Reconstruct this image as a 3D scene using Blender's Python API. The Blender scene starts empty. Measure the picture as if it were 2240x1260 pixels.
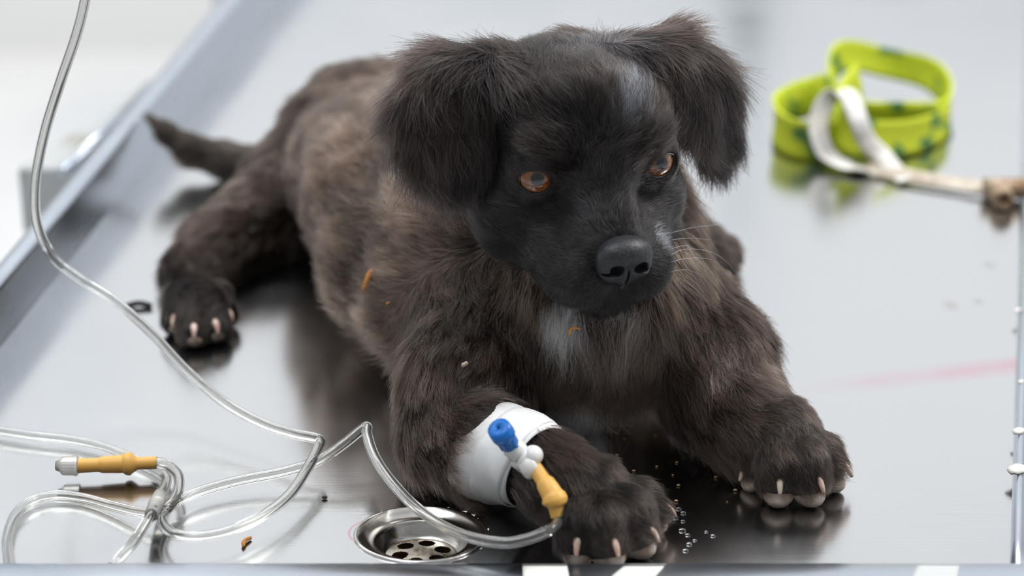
import bpy, bmesh, math, os
import numpy as np
from mathutils import Vector, Matrix
from mathutils.bvhtree import BVHTree

# ------------------------------------------------------------------ camera, world, lights, exposure
TH = math.radians(23.5); FPX = 5200.0; CAMH = 0.548
FUR = float(os.environ.get("FURQ", "1"))
scn = bpy.context.scene
cam_d = bpy.data.cameras.new('camera'); cam = bpy.data.objects.new('camera', cam_d)
scn.collection.objects.link(cam); scn.camera = cam
cam.location = (0, 0, CAMH); cam.rotation_euler = (math.pi/2-TH, 0, 0)
cam_d.sensor_width = 36; cam_d.lens = FPX/2240*36
cam_d.clip_start = .02; cam_d.clip_end = 50
cam_d.dof.use_dof = True; cam_d.dof.focus_distance = 1.135; cam_d.dof.aperture_fstop = 4.6
world = bpy.data.worlds.new('sky'); scn.world = world; world.use_nodes = True
bg = world.node_tree.nodes['Background']; bg.inputs[0].default_value = (.955, .975, 1, 1); bg.inputs[1].default_value = 1.0
_n, _l = world.node_tree.nodes, world.node_tree.links
_tc = _n.new('ShaderNodeTexCoord'); _sp = _n.new('ShaderNodeSeparateXYZ'); _l.new(_tc.outputs['Generated'], _sp.inputs[0])
_mr = _n.new('ShaderNodeMapRange'); _mr.inputs[1].default_value = -.55; _mr.inputs[2].default_value = .35; _mr.inputs[3].default_value = .29; _mr.inputs[4].default_value = 1.03
_l.new(_sp.outputs['Y'], _mr.inputs[0]); _l.new(_mr.outputs[0], bg.inputs[1])   # bright sky beyond the window side, dim room behind the camera
def area(name, loc, target, size, power, col):
    l = bpy.data.lights.new(name, 'AREA'); l.shape = 'RECTANGLE'; l.size = size[0]; l.size_y = size[1]; l.energy = power; l.color = col
    o = bpy.data.objects.new(name, l); scn.collection.objects.link(o); o.location = loc
    o.rotation_euler = (Vector(target)-Vector(loc)).to_track_quat('-Z', 'Y').to_euler()
    return o
area('side_window_light', (1.5, 1.5, 1.9), (0, 1.1, .1), (1.0, 1.0), 34, (1, .985, .96))
area('ceiling_light', (-.6, .7, 2.2), (0, 1.1, 0), (1.2, .8), 16, (.95, .98, 1))
area('far_wall_fill', (-.6, 3.0, 2.3), (-.6, 3.8, -.85), (2.4, .8), 48, (1, .99, .97))  # unseen fill light, added to brighten the far wall and floor
scn.view_settings.view_transform = 'Standard'; scn.view_settings.look = 'None'
scn.view_settings.gamma = 1; scn.view_settings.exposure = 0.0; scn.view_settings.use_curve_mapping = False
cy = scn.cycles
cy.use_adaptive_sampling = True; cy.adaptive_threshold = 0.02; cy.use_denoising = True; cy.denoising_prefilter = 'ACCURATE'; cy.denoising_input_passes = 'RGB_ALBEDO_NORMAL'
cy.max_bounces = 8; cy.diffuse_bounces = 2; cy.glossy_bounces = 4; cy.transmission_bounces = 8; cy.transparent_max_bounces = 12
cy.caustics_reflective = False; cy.caustics_refractive = False
scn.cycles_curves.shape = 'RIBBONS'; scn.cycles_curves.subdivisions = 2

Cc = np.array([0, 0, CAMH]); Fv = np.array([0, math.cos(TH), -math.sin(TH)]); Uv = np.array([0, math.sin(TH), math.cos(TH)])
def ray(u, v): return Fv*FPX + np.array([u-1120., 0, 0]) + Uv*(630.-v)
def P(u, v, y):                       # point seen at (u,v) standing at depth y
    d = ray(u, v); return Cc + d*(y/d[1])
def G(u, v, z=0.0):                   # point seen at (u,v) lying at height z
    d = ray(u, v); return Cc + d*((z-CAMH)/d[2])
V3 = lambda p: Vector((float(p[0]), float(p[1]), float(p[2])))
rng = np.random.default_rng(7)

# ------------------------------------------------------------------ object helpers
def link(o, parent=None, label=None, cat=None, group=None, kind=None):
    scn.collection.objects.link(o)
    if parent is not None: o.parent = parent
    if label: o['label'] = label
    if cat: o['category'] = cat
    if group: o['group'] = group
    if kind: o['kind'] = kind
    return o
def mesh(name, verts, faces, mat, parent=None, smooth=True, recalc=True, **k):
    m = bpy.data.meshes.new(name)
    m.from_pydata([tuple(map(float, v)) for v in verts], [], [tuple(map(int, f)) for f in faces])
    m.validate(); m.update()
    if recalc:
        bm = bmesh.new(); bm.from_mesh(m); bmesh.ops.recalc_face_normals(bm, faces=bm.faces); bm.to_mesh(m); bm.free()
    if smooth: m.polygons.foreach_set('use_smooth', [True]*len(m.polygons))
    o = bpy.data.objects.new(name, m)
    if mat: m.materials.append(mat)
    return link(o, parent, **k)
def empty(name, loc=(0, 0, 0), **k):
    o = bpy.data.objects.new(name, None); o.empty_display_size = .01
    link(o, **k); o.location = tuple(map(float, loc)); bpy.context.view_layer.update(); return o
def under(o, parent):                 # parent while keeping world coordinates
    o.parent = parent; o.matrix_parent_inverse = Matrix.Translation(-parent.location) if parent.location.length else Matrix()
    return o
def catmull(pts, n=8):
    p = np.array(pts, float); p = np.vstack([2*p[0]-p[1], p, 2*p[-1]-p[-2]]); out = []
    for i in range(1, len(p)-2):
        for t in np.arange(n)/n:
            out.append(.5*((2*p[i])+(-p[i-1]+p[i+1])*t+(2*p[i-1]-5*p[i]+4*p[i+1]-p[i+2])*t*t+(-p[i-1]+3*p[i]-3*p[i+1]+p[i+2])*t**3))
    out.append(p[-2]); return np.array(out)
def tube_geo(path, rad, seg=16, cap=True):
    path = np.array(path); n = len(path); rad = np.broadcast_to(rad, (n,)).astype(float)
    T = np.gradient(path, axis=0); T /= np.linalg.norm(T, axis=1)[:, None]+1e-12
    a = np.array([0, 0, 1.]) if abs(T[0][2]) < .9 else np.array([1., 0, 0])
    N = a-T[0]*(a@T[0]); N /= np.linalg.norm(N); vs = []; ang = np.arange(seg)*2*math.pi/seg
    for i in range(n):
        N = N-T[i]*(N@T[i]); N /= np.linalg.norm(N)+1e-12; B = np.cross(T[i], N)
        vs += [path[i]+rad[i]*(math.cos(t)*N+math.sin(t)*B) for t in ang]
    fs = [(i*seg+j, i*seg+(j+1) % seg, (i+1)*seg+(j+1) % seg, (i+1)*seg+j) for i in range(n-1) for j in range(seg)]
    if cap: fs += [tuple(range(seg))[::-1], tuple((n-1)*seg+j for j in range(seg))]
    return vs, fs
def tube(name, path, rad, mat, parent=None, seg=16, **k):
    v, f = tube_geo(path, rad, seg); return mesh(name, v, f, mat, parent, **k)
def merge(*geos):
    V, Fc = [], []
    for v, f in geos:
        o = len(V); V += list(v); Fc += [tuple(i+o for i in q) for q in f]
    return V, Fc
def box_geo(c, s, R=None):
    c = np.array(c, float); R = np.eye(3) if R is None else R
    v = [c+R@(np.array([x, y, z])*np.array(s)/2) for x in (-1, 1) for y in (-1, 1) for z in (-1, 1)]
    return v, [(0, 1, 3, 2), (4, 6, 7, 5), (0, 4, 5, 1), (2, 3, 7, 6), (0, 2, 6, 4), (1, 5, 7, 3)]
def bevel(o, w, s=3):
    m = o.modifiers.new('b', 'BEVEL'); m.width = w; m.segments = s; m.limit_method = 'ANGLE'; m.angle_limit = .6; return o

# ------------------------------------------------------------------ materials
def mat(name, col=(.8, .8, .8), rough=.5, metal=0, **kw):
    m = bpy.data.materials.new(name); m.use_nodes = True; b = m.node_tree.nodes['Principled BSDF']
    b.inputs['Base Color'].default_value = (*col, 1); b.inputs['Roughness'].default_value = rough; b.inputs['Metallic'].default_value = metal
    for k, v in kw.items(): b.inputs[k.replace('_', ' ')].default_value = v
    return m
def nodes(m): return m.node_tree.nodes, m.node_tree.links, m.node_tree.nodes['Principled BSDF']
def noisecol(m, c1, c2, scale, detail=4, stretch=(1, 1, 1), lo=.4, hi=.6, bump=0, rough=None):
    n, l, b = nodes(m)
    tc = n.new('ShaderNodeTexCoord'); mp = n.new('ShaderNodeMapping'); mp.inputs['Scale'].default_value = stretch
    nz = n.new('ShaderNodeTexNoise'); nz.inputs['Scale'].default_value = scale; nz.inputs['Detail'].default_value = detail
    r = n.new('ShaderNodeValToRGB'); r.color_ramp.elements[0].position = lo; r.color_ramp.elements[1].position = hi
    r.color_ramp.elements[0].color = (*c1, 1); r.color_ramp.elements[1].color = (*c2, 1)
    l.new(tc.outputs['Object'], mp.inputs[0]); l.new(mp.outputs[0], nz.inputs[0]); l.new(nz.outputs[0], r.inputs[0]); l.new(r.outputs[0], b.inputs['Base Color'])
    if bump:
        bp = n.new('ShaderNodeBump'); bp.inputs['Strength'].default_value = bump; bp.inputs['Distance'].default_value = .002
        l.new(nz.outputs[0], bp.inputs['Height']); l.new(bp.outputs[0], b.inputs['Normal'])
    return m
def steel(name, base=(.70, .71, .72), rough=.17):
    m = mat(name, base, rough, 1.0); n, l, b = nodes(m)
    tc = n.new('ShaderNodeTexCoord'); mp = n.new('ShaderNodeMapping'); mp.inputs['Scale'].default_value = (14, 700, 14); mp.inputs['Rotation'].default_value = (0, 0, math.radians(-22))
    nz = n.new('ShaderNodeTexNoise'); nz.inputs['Scale'].default_value = 1.5; nz.inputs['Detail'].default_value = 3
    l.new(tc.outputs['Object'], mp.inputs[0]); l.new(mp.outputs[0], nz.inputs[0])
    n2 = n.new('ShaderNodeTexNoise'); n2.inputs['Scale'].default_value = 9; n2.inputs['Detail'].default_value = 5
    l.new(tc.outputs['Object'], n2.inputs[0])
    mr = n.new('ShaderNodeMapRange'); mr.inputs[1].default_value = .3; mr.inputs[2].default_value = .7; mr.inputs[3].default_value = rough*.7; mr.inputs[4].default_value = rough*1.35
    l.new(n2.outputs[0], mr.inputs[0]); l.new(mr.outputs[0], b.inputs['Roughness'])
    bp = n.new('ShaderNodeBump'); bp.inputs['Strength'].default_value = .16; bp.inputs['Distance'].default_value = .0002
    l.new(nz.outputs[0], bp.inputs['Height']); l.new(bp.outputs[0], b.inputs['Normal'])
    return m
M_steel = steel('brushed_steel')
M_steel_rim = steel('rim_steel', (.55, .60, .67), .28)
M_drain = mat('drain_steel', (.62, .60, .57), .18, 1.0)
M_clear = mat('clear_vinyl', (.97, .97, .95), .05, 0, Transmission_Weight=.93, IOR=1.38)
M_luer = mat('clear_plastic', (.95, .92, .87), .3, 0, Transmission_Weight=.55, IOR=1.35)
M_rubber = mat('amber_rubber', (.90, .52, .13), .42, 0, Subsurface_Weight=.35, Subsurface_Radius=(.006, .003, .001), Subsurface_Scale=.6)
M_blue = mat('blue_plastic', (.004, .17, .62), .33)
M_white_pl = mat('white_plastic', (.90, .90, .87), .25, 0, Subsurface_Weight=.3, Subsurface_Radius=(.003, .003, .003))
M_tape = noisecol(mat('cloth_tape', (.88, .89, .88), .75), (.88, .89, .89), (.95, .95, .95), 120, bump=.12)
M_papertape = noisecol(mat('paper_tape', (.9, .89, .85), .7), (.86, .85, .80), (.93, .92, .88), 60)
M_neon = mat('neon_mesh', (.58, .72, .03), .7); M_strap = noisecol(mat('white_strap', (.85, .84, .8), .7), (.72, .68, .62), (.9, .89, .87), 60)
M_beige = noisecol(mat('beige_strap', (.6, .52, .42), .8), (.50, .42, .33), (.72, .66, .57), 80)
M_buckle = noisecol(mat('rusty_metal', (.4, .28, .18), .5, .4), (.30, .18, .10), (.6, .48, .35), 90)
M_wall = mat('white_wall', (.94, .94, .94), .8); M_floor = noisecol(mat('white_floor', (.8, .8, .8), .45), (.76, .78, .80), (.86, .86, .86), 1.5)
M_nose = noisecol(mat('nose_leather', (.02, .021, .024), .42), (.018, .019, .022), (.034, .035, .040), 900, 2, bump=.15)
M_rim = mat('eyelid_skin', (.008, .007, .008), .3)
M_claw = noisecol(mat('claw_horn', (.6, .42, .34), .35, 0, Subsurface_Weight=.2, Subsurface_Radius=(.002, .001, .001)), (.60, .38, .31), (.85, .72, .62), 140, 2)
M_pad = noisecol(mat('paw_pad', (.5, .38, .3), .7), (.60, .44, .35), (.80, .70, .62), 160, 2)
M_orange = mat('orange_shred', (.85, .33, .06), .6); M_chip = mat('wood_chip', (.5, .33, .18), .8); M_dark = mat('dark_bit', (.05, .03, .03), .8)
M_water = mat('water', (1, 1, 1), .02, 0, Transmission_Weight=1.0, IOR=1.33)
M_skin = mat('puppy_skin', (.02, .015, .013), .8)

# ------------------------------------------------------------------ the setting
FLZ = -.85
mesh('floor', [(-6, -3, FLZ), (6, -3, FLZ), (6, 5, FLZ), (-6, 5, FLZ)], [(0, 1, 2, 3)], M_floor, kind='structure', label='pale blurred floor beyond the steel table')
# far wall with a wide window opening
YW = 4.4
def wall_with_hole(x0, x1, z0, z1, hx0, hx1, hz0, hz1, y, t=.12):
    return merge(box_geo(((x0+hx0)/2, y, (z0+z1)/2), (hx0-x0, t, z1-z0)), box_geo(((x1+hx1)/2, y, (z0+z1)/2), (x1-hx1, t, z1-z0)),
                 box_geo(((hx0+hx1)/2, y, (z0+hz0)/2), (hx1-hx0, t, hz0-z0)), box_geo(((hx0+hx1)/2, y, (z1+hz1)/2), (hx1-hx0, t, z1-hz1)))
mesh('wall_back', *wall_with_hole(-6, 6, FLZ, 2.6, -2.3, 3.2, .35, 2.3, YW), M_wall, smooth=False, kind='structure', label='white wall behind the table, out of focus')
fr = [box_geo((x, YW, 1.325), (.07, .06, 1.95)) for x in (-2.27, -.9, .45, 1.8, 3.17)]+[box_geo((.45, YW, z), (5.5, .06, t_)) for z, t_ in ((.38, .06), (.74, .13), (2.27, .06))]
mesh('window_1', *merge(*fr), mat('window_frame_grey', (.62, .67, .72), .4), smooth=False, kind='structure', label='grey framed window')

# ------------------------------------------------------------------ steel table
seamN, seamF = G(-260, 761+1.256*260), G(606+190, -1.256*190)
crN, crF = G(-260, 623+1.195*260, .036), G(522+190, -1.195*190, .036)
ouN, ouF = G(-200, 551+1.29*200, .036), G(444+170, 58-1.29*170, .036)
rN, rF = G(2209, 1236), G(2238, 250); dr = (rF-rN)/(rF[1]-rN[1])
Y0, Y1 = .942, 2.6
def lin(a, b, y): return a+(b-a)*((y-a[1])/(b[1]-a[1]))
DR = G(921, 1170)          # drain centre
DRX, DRY = .0316, .027     # flange half sizes
def tableh(x, y):
    # shallow creases pressed towards the drain
    dx, dy = x-DR[0], y-DR[1]
    a = np.maximum(0, .0022-np.abs(dx+.12*dy-.0-(-.028))*.030)*np.clip((dy-.02)/.08, 0, 1)*np.clip((.35-dy)/.15, 0, 1)
    return -a
nx, ny = 240, 200
ts = np.linspace(0, 1, nx); ys = Y0+(Y1-Y0)*np.linspace(0, 1, ny)**1.6
verts = []; faces = []; idx = -np.ones((ny, nx), int)
for j, y in enumerate(ys):
    xl = lin(seamN, seamF, y)[0]; xr = (rN+dr*(y-rN[1]))[0]
    for i, t in enumerate(ts):
        x = xl+(xr-xl)*t; verts.append((x, y, float(tableh(x, y)))); idx[j, i] = len(verts)-1
V = np.array(verts)
inside = ((V[:, 0]-DR[0])/(DRX*.93))**2+((V[:, 1]-DR[1])/(DRY*.93))**2 < 1
for j in range(ny-1):
    for i in range(nx-1):
        q = (idx[j, i], idx[j, i+1], idx[j+1, i+1], idx[j+1, i])
        if not any(inside[k] for k in q): faces.append(q)
table = empty('examination_table', (0, 1.6, FLZ), label='brushed stainless steel examination table with raised rims and a round drain', cat='table')
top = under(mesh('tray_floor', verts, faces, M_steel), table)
def strip(prof_fn, ysamp):
    vs, fs = [], []; n = None
    for y in ysamp:
        p = prof_fn(y); n = len(p); vs += p
    for j in range(len(ysamp)-1):
        for i in range(n): fs.append((j*n+i, j*n+(i+1) % n, (j+1)*n+(i+1) % n, (j+1)*n+i))
    fs += [tuple(range(n)), tuple((len(ysamp)-1)*n+i for i in range(n))]
    return vs, fs
ysm = np.linspace(.90, Y1, 30)
def prof_left(y):
    s, c, o = lin(seamN, seamF, y), lin(crN, crF, y), lin(ouN, ouF, y)
    return [(s[0], y, -.004), (s[0], y, 0.0), (s[0]-.0012, y, .0016), (c[0]+.0005, y, .033), (c[0]-.0008, y, .0358), (c[0]-.003, y, .0368), (o[0]+.001, y, .036), (o[0], y, .034), (o[0], y, -.03), (o[0]+.006, y, -.03)]
under(mesh('left_rim', *strip(prof_left, ysm), M_steel_rim), table)
def prof_right(y):
    x = (rN+dr*(y-rN[1]))[0]
    return [(x, y, -.004), (x, y, .0), (x+.0005, y, .0035), (x+.0022, y, .006), (x+.0040, y, .0066), (x+.0046, y, .0050), (x+.06, y, .0050), (x+.06, y, -.03), (x+.002, y, -.03)]
under(mesh('right_rim', *strip(prof_right, ysm), M_steel_rim), table)
def table_marks(m):
    n, l, b = nodes(m); src = tuple(b.inputs['Base Color'].default_value); last = None
    tc = n.new('ShaderNodeTexCoord'); nz = n.new('ShaderNodeTexNoise'); nz.inputs['Scale'].default_value = 35; l.new(tc.outputs['Object'], nz.inputs[0])
    def M(op, a, b_=None, clamp=False):
        q = n.new('ShaderNodeMath'); q.operation = op; q.use_clamp = clamp
        for i_, w in enumerate((a, b_)):
            if w is None: continue
            if isinstance(w, (int, float)): q.inputs[i_].default_value = w
            else: l.new(w, q.inputs[i_])
        return q.outputs[0]
    sx = n.new('ShaderNodeSeparateXYZ'); l.new(tc.outputs['Object'], sx.inputs[0]); X, Y = sx.outputs[0], sx.outputs[1]; cur = None
    def mix(fac, col):
        nonlocal cur
        q = n.new('ShaderNodeMix'); q.data_type = 'RGBA'; l.new(fac, q.inputs[0]); q.inputs[7].default_value = (*col, 1)
        if cur is None: q.inputs[6].default_value = src
        else: l.new(cur, q.inputs[6])
        cur = q.outputs[2]
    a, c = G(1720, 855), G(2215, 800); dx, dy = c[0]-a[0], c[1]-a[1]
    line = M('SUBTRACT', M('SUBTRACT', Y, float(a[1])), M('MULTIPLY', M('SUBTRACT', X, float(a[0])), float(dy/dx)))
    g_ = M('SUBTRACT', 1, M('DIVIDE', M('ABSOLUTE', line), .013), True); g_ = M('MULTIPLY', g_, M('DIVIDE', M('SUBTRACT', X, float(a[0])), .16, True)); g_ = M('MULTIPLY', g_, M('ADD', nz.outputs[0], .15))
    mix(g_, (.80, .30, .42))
    cx_, cy_ = G(822, 1165)[:2]; rad = M('SQRT', M('ADD', M('POWER', M('SUBTRACT', X, float(cx_)), 2), M('POWER', M('SUBTRACT', Y, float(cy_)), 2)))
    h_ = M('SUBTRACT', 1, M('DIVIDE', M('ABSOLUTE', M('SUBTRACT', rad, .0125)), .0009), True); h_ = M('MULTIPLY', h_, M('LESS_THAN', X, float(cx_-.004))); mix(M('MULTIPLY', h_, .5), (.75, .12, .22))
    for u, v, r_ in ((2080, 668, .006), (2165, 580, .005), (2140, 660, .004)):
        p = G(u, v); d_ = M('SQRT', M('ADD', M('POWER', M('SUBTRACT', X, float(p[0])), 2), M('POWER', M('MULTIPLY', M('SUBTRACT', Y, float(p[1])), .6), 2)))
        mix(M('MULTIPLY', M('SUBTRACT', 1, M('DIVIDE', d_, r_), True), .5), (.45, .38, .32))
    l.new(cur, b.inputs['Base Color'])
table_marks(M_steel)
# front rim : a low rounded lip nearer than the tray
def prof_front(x):
    return [(x, .938, -.004), (x, .938, .0035), (x, .934, .0065), (x, .928, .0091), (x, .915, .0100), (x, .880, .0098), (x, .874, .007), (x, .874, -.03), (x, .936, -.03)]
xs = np.linspace(-.36, (rN)[0]+.06, 20); vs = []
for x in xs: vs += prof_front(x)
n = 9; fs = [(j*n+i, j*n+(i+1) % n, (j+1)*n+(i+1) % n, (j+1)*n+i) for j in range(19) for i in range(n)]+[tuple(range(n)), tuple(19*n+i for i in range(n))]
under(mesh('front_rim', vs, fs, M_steel_rim), table)
for lx in (-.30, .22):
    for ly in (.95, 2.45):
        under(tube('leg', [(lx, ly, -.028), (lx, ly, FLZ)], .018, M_steel_rim), table)
# drain: flange, bowl, strainer with holes
def lathe(prof, c, sx=1, sy=1, seg=64):
    vs = []; m = len(prof)
    for k in range(seg):
        t = 2*math.pi*k/seg
        vs += [(c[0]+r*math.cos(t)*sx, c[1]+r*math.sin(t)*sy, c[2]+z) for r, z in prof]
    fs = [(k*m+i, k*m+i+1, ((k+1) % seg)*m+i+1, ((k+1) % seg)*m+i) for k in range(seg) for i in range(m-1)]
    return vs, fs
sy = DRY/DRX
flange = [(1.0, -.0006), (1.0, .0004), (.975, .0012), (.94, .0010), (.88, -.0006), (.80, -.0020), (.74, -.0026), (.70, -.0026), (.675, -.0032), (.655, -.0045), (.60, -.0082), (.56, -.0096), (.52, -.0102)]
dv, df = lathe([(r*DRX, z) for r, z in flange], DR, 1, sy)
drain = under(mesh('drain_flange', dv, df, M_drain), table)
M_str = noisecol(mat('strainer', (.6, .55, .48), .35, .9), (.32, .20, .08), (.62, .58, .52), 260, 4, lo=.32, hi=.5)
# strainer plate with petal holes: dark recessed discs are true holes over a dark cup
bm = bmesh.new(); RS = .53*DRX; NR, NT = 26, 120; grid = {}
holes = [(math.cos(a)*RS*.62, math.sin(a)*RS*.62, RS*.235) for a in [0.3+i*math.pi/3 for i in range(6)]]
for a in range(NR+1):
    for b in range(NT):
        r = RS*a/NR; t = 2*math.pi*b/NT; grid[a, b] = bm.verts.new((DR[0]+r*math.cos(t), DR[1]+r*math.sin(t)*sy, -.0101+.0012*(1-(a/NR)**2)))
for a in range(NR):
    for b in range(NT):
        r = RS*(a+.5)/NR; t = 2*math.pi*(b+.5)/NT; x, y = r*math.cos(t), r*math.sin(t)
        if any((x-hx)**2+(y-hy)**2 < hr*hr for hx, hy, hr in holes): continue
        if a == 0: 
            try: bm.faces.new((grid[1, b], grid[1, (b+1) % NT], grid[0, 0]))
            except ValueError: pass
        else: bm.faces.new((grid[a, b], grid[a+1, b], grid[a+1, (b+1) % NT], grid[a, (b+1) % NT]))
bmesh.ops.delete(bm, geom=[v for v in bm.verts if not v.link_faces], context='VERTS')
me = bpy.data.meshes.new('strainer'); bm.to_mesh(me); bm.free(); me.materials.append(M_str)
so = bpy.data.objects.new('strainer', me); link(so); under(so, drain)
v, f = lathe([(.56*DRX, -.0105), (.56*DRX, -.034), (0.0001, -.035)], DR, 1, sy, 40)
under(mesh('drain_cup', v, f, noisecol(mat('rusty_cup', (.06, .035, .02), .7), (.02, .012, .008), (.22, .10, .03), 150)), table)
# white tape on the front rim
def tapepatch(px, z=.0104, name='tape_strip', lab='', mt=M_papertape, grp='white tape strips on the front rim'):
    q = [G(u, v, z) for u, v in px]; vs = []; n = 8
    for i in range(n+1):
        for j in range(n+1):
            a, b = i/n, j/n
            p = (q[0]*(1-a)+q[1]*a)*(1-b)+(q[3]*(1-a)+q[2]*a)*b
            if p[1] > .918: p[2] = min(p[2], .0104-max(0, p[1]-.918)*.12-max(0, p[1]-.928)*.30)
            vs.append(p)
    fs = [(i*(n+1)+j, i*(n+1)+j+1, (i+1)*(n+1)+j+1, (i+1)*(n+1)+j) for i in range(n) for j in range(n)]
    o = mesh(name, vs, fs, mt, label=lab, cat='tape', group=grp)
    s = o.modifiers.new('s', 'SOLIDIFY'); s.thickness = .0004; return o
tapepatch([(1143, 1226), (1240, 1226), (1250, 1300), (1145, 1300)], lab='upright strip of white tape on the front rim, the one nearest the drain')
tapepatch([(1372, 1226), (1458, 1226), (1400, 1310), (1290, 1310)], lab='slanted strip of white tape on front rim under the claws of the bandaged paw')
tapepatch([(2010, 1224), (2100, 1226), (2090, 1300), (1975, 1300)], lab='faint pale strip of tape on front rim near the corner with the side rim', mt=mat('worn_tape', (.62, .63, .63), .6))

# grey steel box beside the rim, stained
def rimbox():
    # narrow box running beside the rim, its top a little lower than the rim
    q = [G(36, 368, -.012), G(330, 168, -.012)]; d = q[1]-q[0]
    o0, o1 = lin(ouN, ouF, q[0][1])[0]-.004, lin(ouN, ouF, q[1][1])[0]-.004
    a, b, c, e = q[0], q[1], np.array([o1, q[1][1], 0]), np.array([o0, q[0][1], 0])
    vs = [(p[0], p[1], -.012) for p in (a, b, c, e)]+[(p[0], p[1], -.06) for p in (a, b, c, e)]
    return vs, [(0, 1, 2, 3), (4, 5, 6, 7), (0, 1, 5, 4), (1, 2, 6, 5), (2, 3, 7, 6), (3, 0, 4, 7)]
bx_o = mesh('steel_box', *rimbox(), noisecol(mat('stained_steel', (.6, .6, .58), .5), (.34, .32, .26), (.52, .54, .55), 14, 5, lo=.38, hi=.5), smooth=False, label='blurred grey steel box with a stained side standing beyond the left rim of the table', cat='box')
bevel(bx_o, .003)
ra_, rb_ = G(138, 378, -.006), G(330, 190, -.006)
tube('rail', [ra_, ra_*.5+rb_*.5, rb_], .004, M_steel_rim, bx_o, 12)

# ------------------------------------------------------------------ the puppy: one implicit body turned into one mesh
HC = np.array([.028, 1.09, .145]); HU = .01188
yaw, pit = math.radians(20.0), math.radians(6.9)
hF = np.array([math.sin(yaw)*math.cos(pit), -math.cos(yaw)*math.cos(pit), -math.sin(pit)])
hL = np.array([math.cos(yaw), math.sin(yaw), 0]); hU = np.cross(hF, hL); hU = hU if hU[2] > 0 else -hU
def H(l, u, f): return HC+HU*(l*hL+u*hU+f*hF)
NOSE = H(0, -1.9, 6.6)
K_FACE, K_EAR, K_BODY, K_LEG, K_PAW, K_TAIL, K_NECK, K_SKULL = range(8)
prims = []
def cap(a, b, ra, rb, k=.012, fur=K_BODY, flow=None, op='u'):
    a, b = np.array(a, float), np.array(b, float); R = max(ra, rb)
    fl = (b-a) if flow is None else np.array(flow, float)
    prims.append(dict(t='cap', a=a, b=b, ra=ra, rb=rb, k=k, fur=fur, flow=fl/np.linalg.norm(fl), lo=np.minimum(a, b)-R-k*2-.006, hi=np.maximum(a, b)+R+k*2+.006, op=op))
def ell(c, r, B=None, k=.012, fur=K_BODY, flow=(0, 0, -1), op='u'):
    c = np.array(c, float); r = np.array(r, float); B = np.eye(3) if B is None else np.array(B); R = r.max(); fl = np.array(flow, float)
    prims.append(dict(t='ell', c=c, r=r, B=B, k=k, fur=fur, flow=fl/np.linalg.norm(fl), lo=c-R-k*2-.006, hi=c+R+k*2+.006, op=op))
def slab(poly3, nrm, t, curve, k=.004, fur=K_EAR, flow=(0, 0, -1)):
    poly3 = np.array(poly3); c = poly3.mean(0); n = nrm/np.linalg.norm(nrm); a = np.cross([0, 0, 1.], n); a /= np.linalg.norm(a); b = np.cross(n, a)
    p2 = np.stack([(poly3-c)@a, (poly3-c)@b], -1); fl = np.array(flow, float)
    prims.append(dict(t='slab', c=c, n=n, a=a, b=b, p2=p2, th=t, cv=curve, k=k, fur=fur, flow=fl/np.linalg.norm(fl), lo=poly3.min(0)-.02, hi=poly3.max(0)+.02, op='u'))
def pdist(pr, X):
    if pr['t'] == 'cap':
        pa = X-pr['a']; ba = pr['b']-pr['a']; t = np.clip((pa@ba)/(ba@ba+1e-12), 0, 1)
        return np.sqrt(((pa-t[..., None]*ba)**2).sum(-1))-(pr['ra']+(pr['rb']-pr['ra'])*t)
    if pr['t'] == 'ell':
        q = (X-pr['c'])@pr['B'].T; k0 = np.sqrt(((q/pr['r'])**2).sum(-1)); k1 = np.sqrt(((q/pr['r']**2)**2).sum(-1))+1e-9
        return k0*(k0-1)/k1
    q = X-pr['c']; x, y, z = q@pr['a'], q@pr['b'], q@pr['n']; v = pr['p2']; n = len(v)
    z = z-pr['cv'](x, y); d = (x-v[0][0])**2+(y-v[0][1])**2; s = np.ones_like(d); j = n-1
    for i in range(n):
        e = v[j]-v[i]; wx, wy = x-v[i][0], y-v[i][1]; tt = np.clip((wx*e[0]+wy*e[1])/(e@e), 0, 1)
        d = np.minimum(d, (wx-e[0]*tt)**2+(wy-e[1]*tt)**2)
        c1, c2, c3 = y >= v[i][1], y < v[j][1], e[0]*wy > e[1]*wx
        s = np.where((c1 & c2 & c3) | (~c1 & ~c2 & ~c3), -s, s); j = i
    d = np.sqrt(d)*s; r = pr['th']*.9; qx = np.maximum(d+r, 0); qy = np.maximum(np.abs(z)-pr['th']+r, 0)
    return np.sqrt(qx*qx+qy*qy)-r+np.minimum(np.maximum(d+r, np.abs(z)-pr['th']+r), 0)
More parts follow.
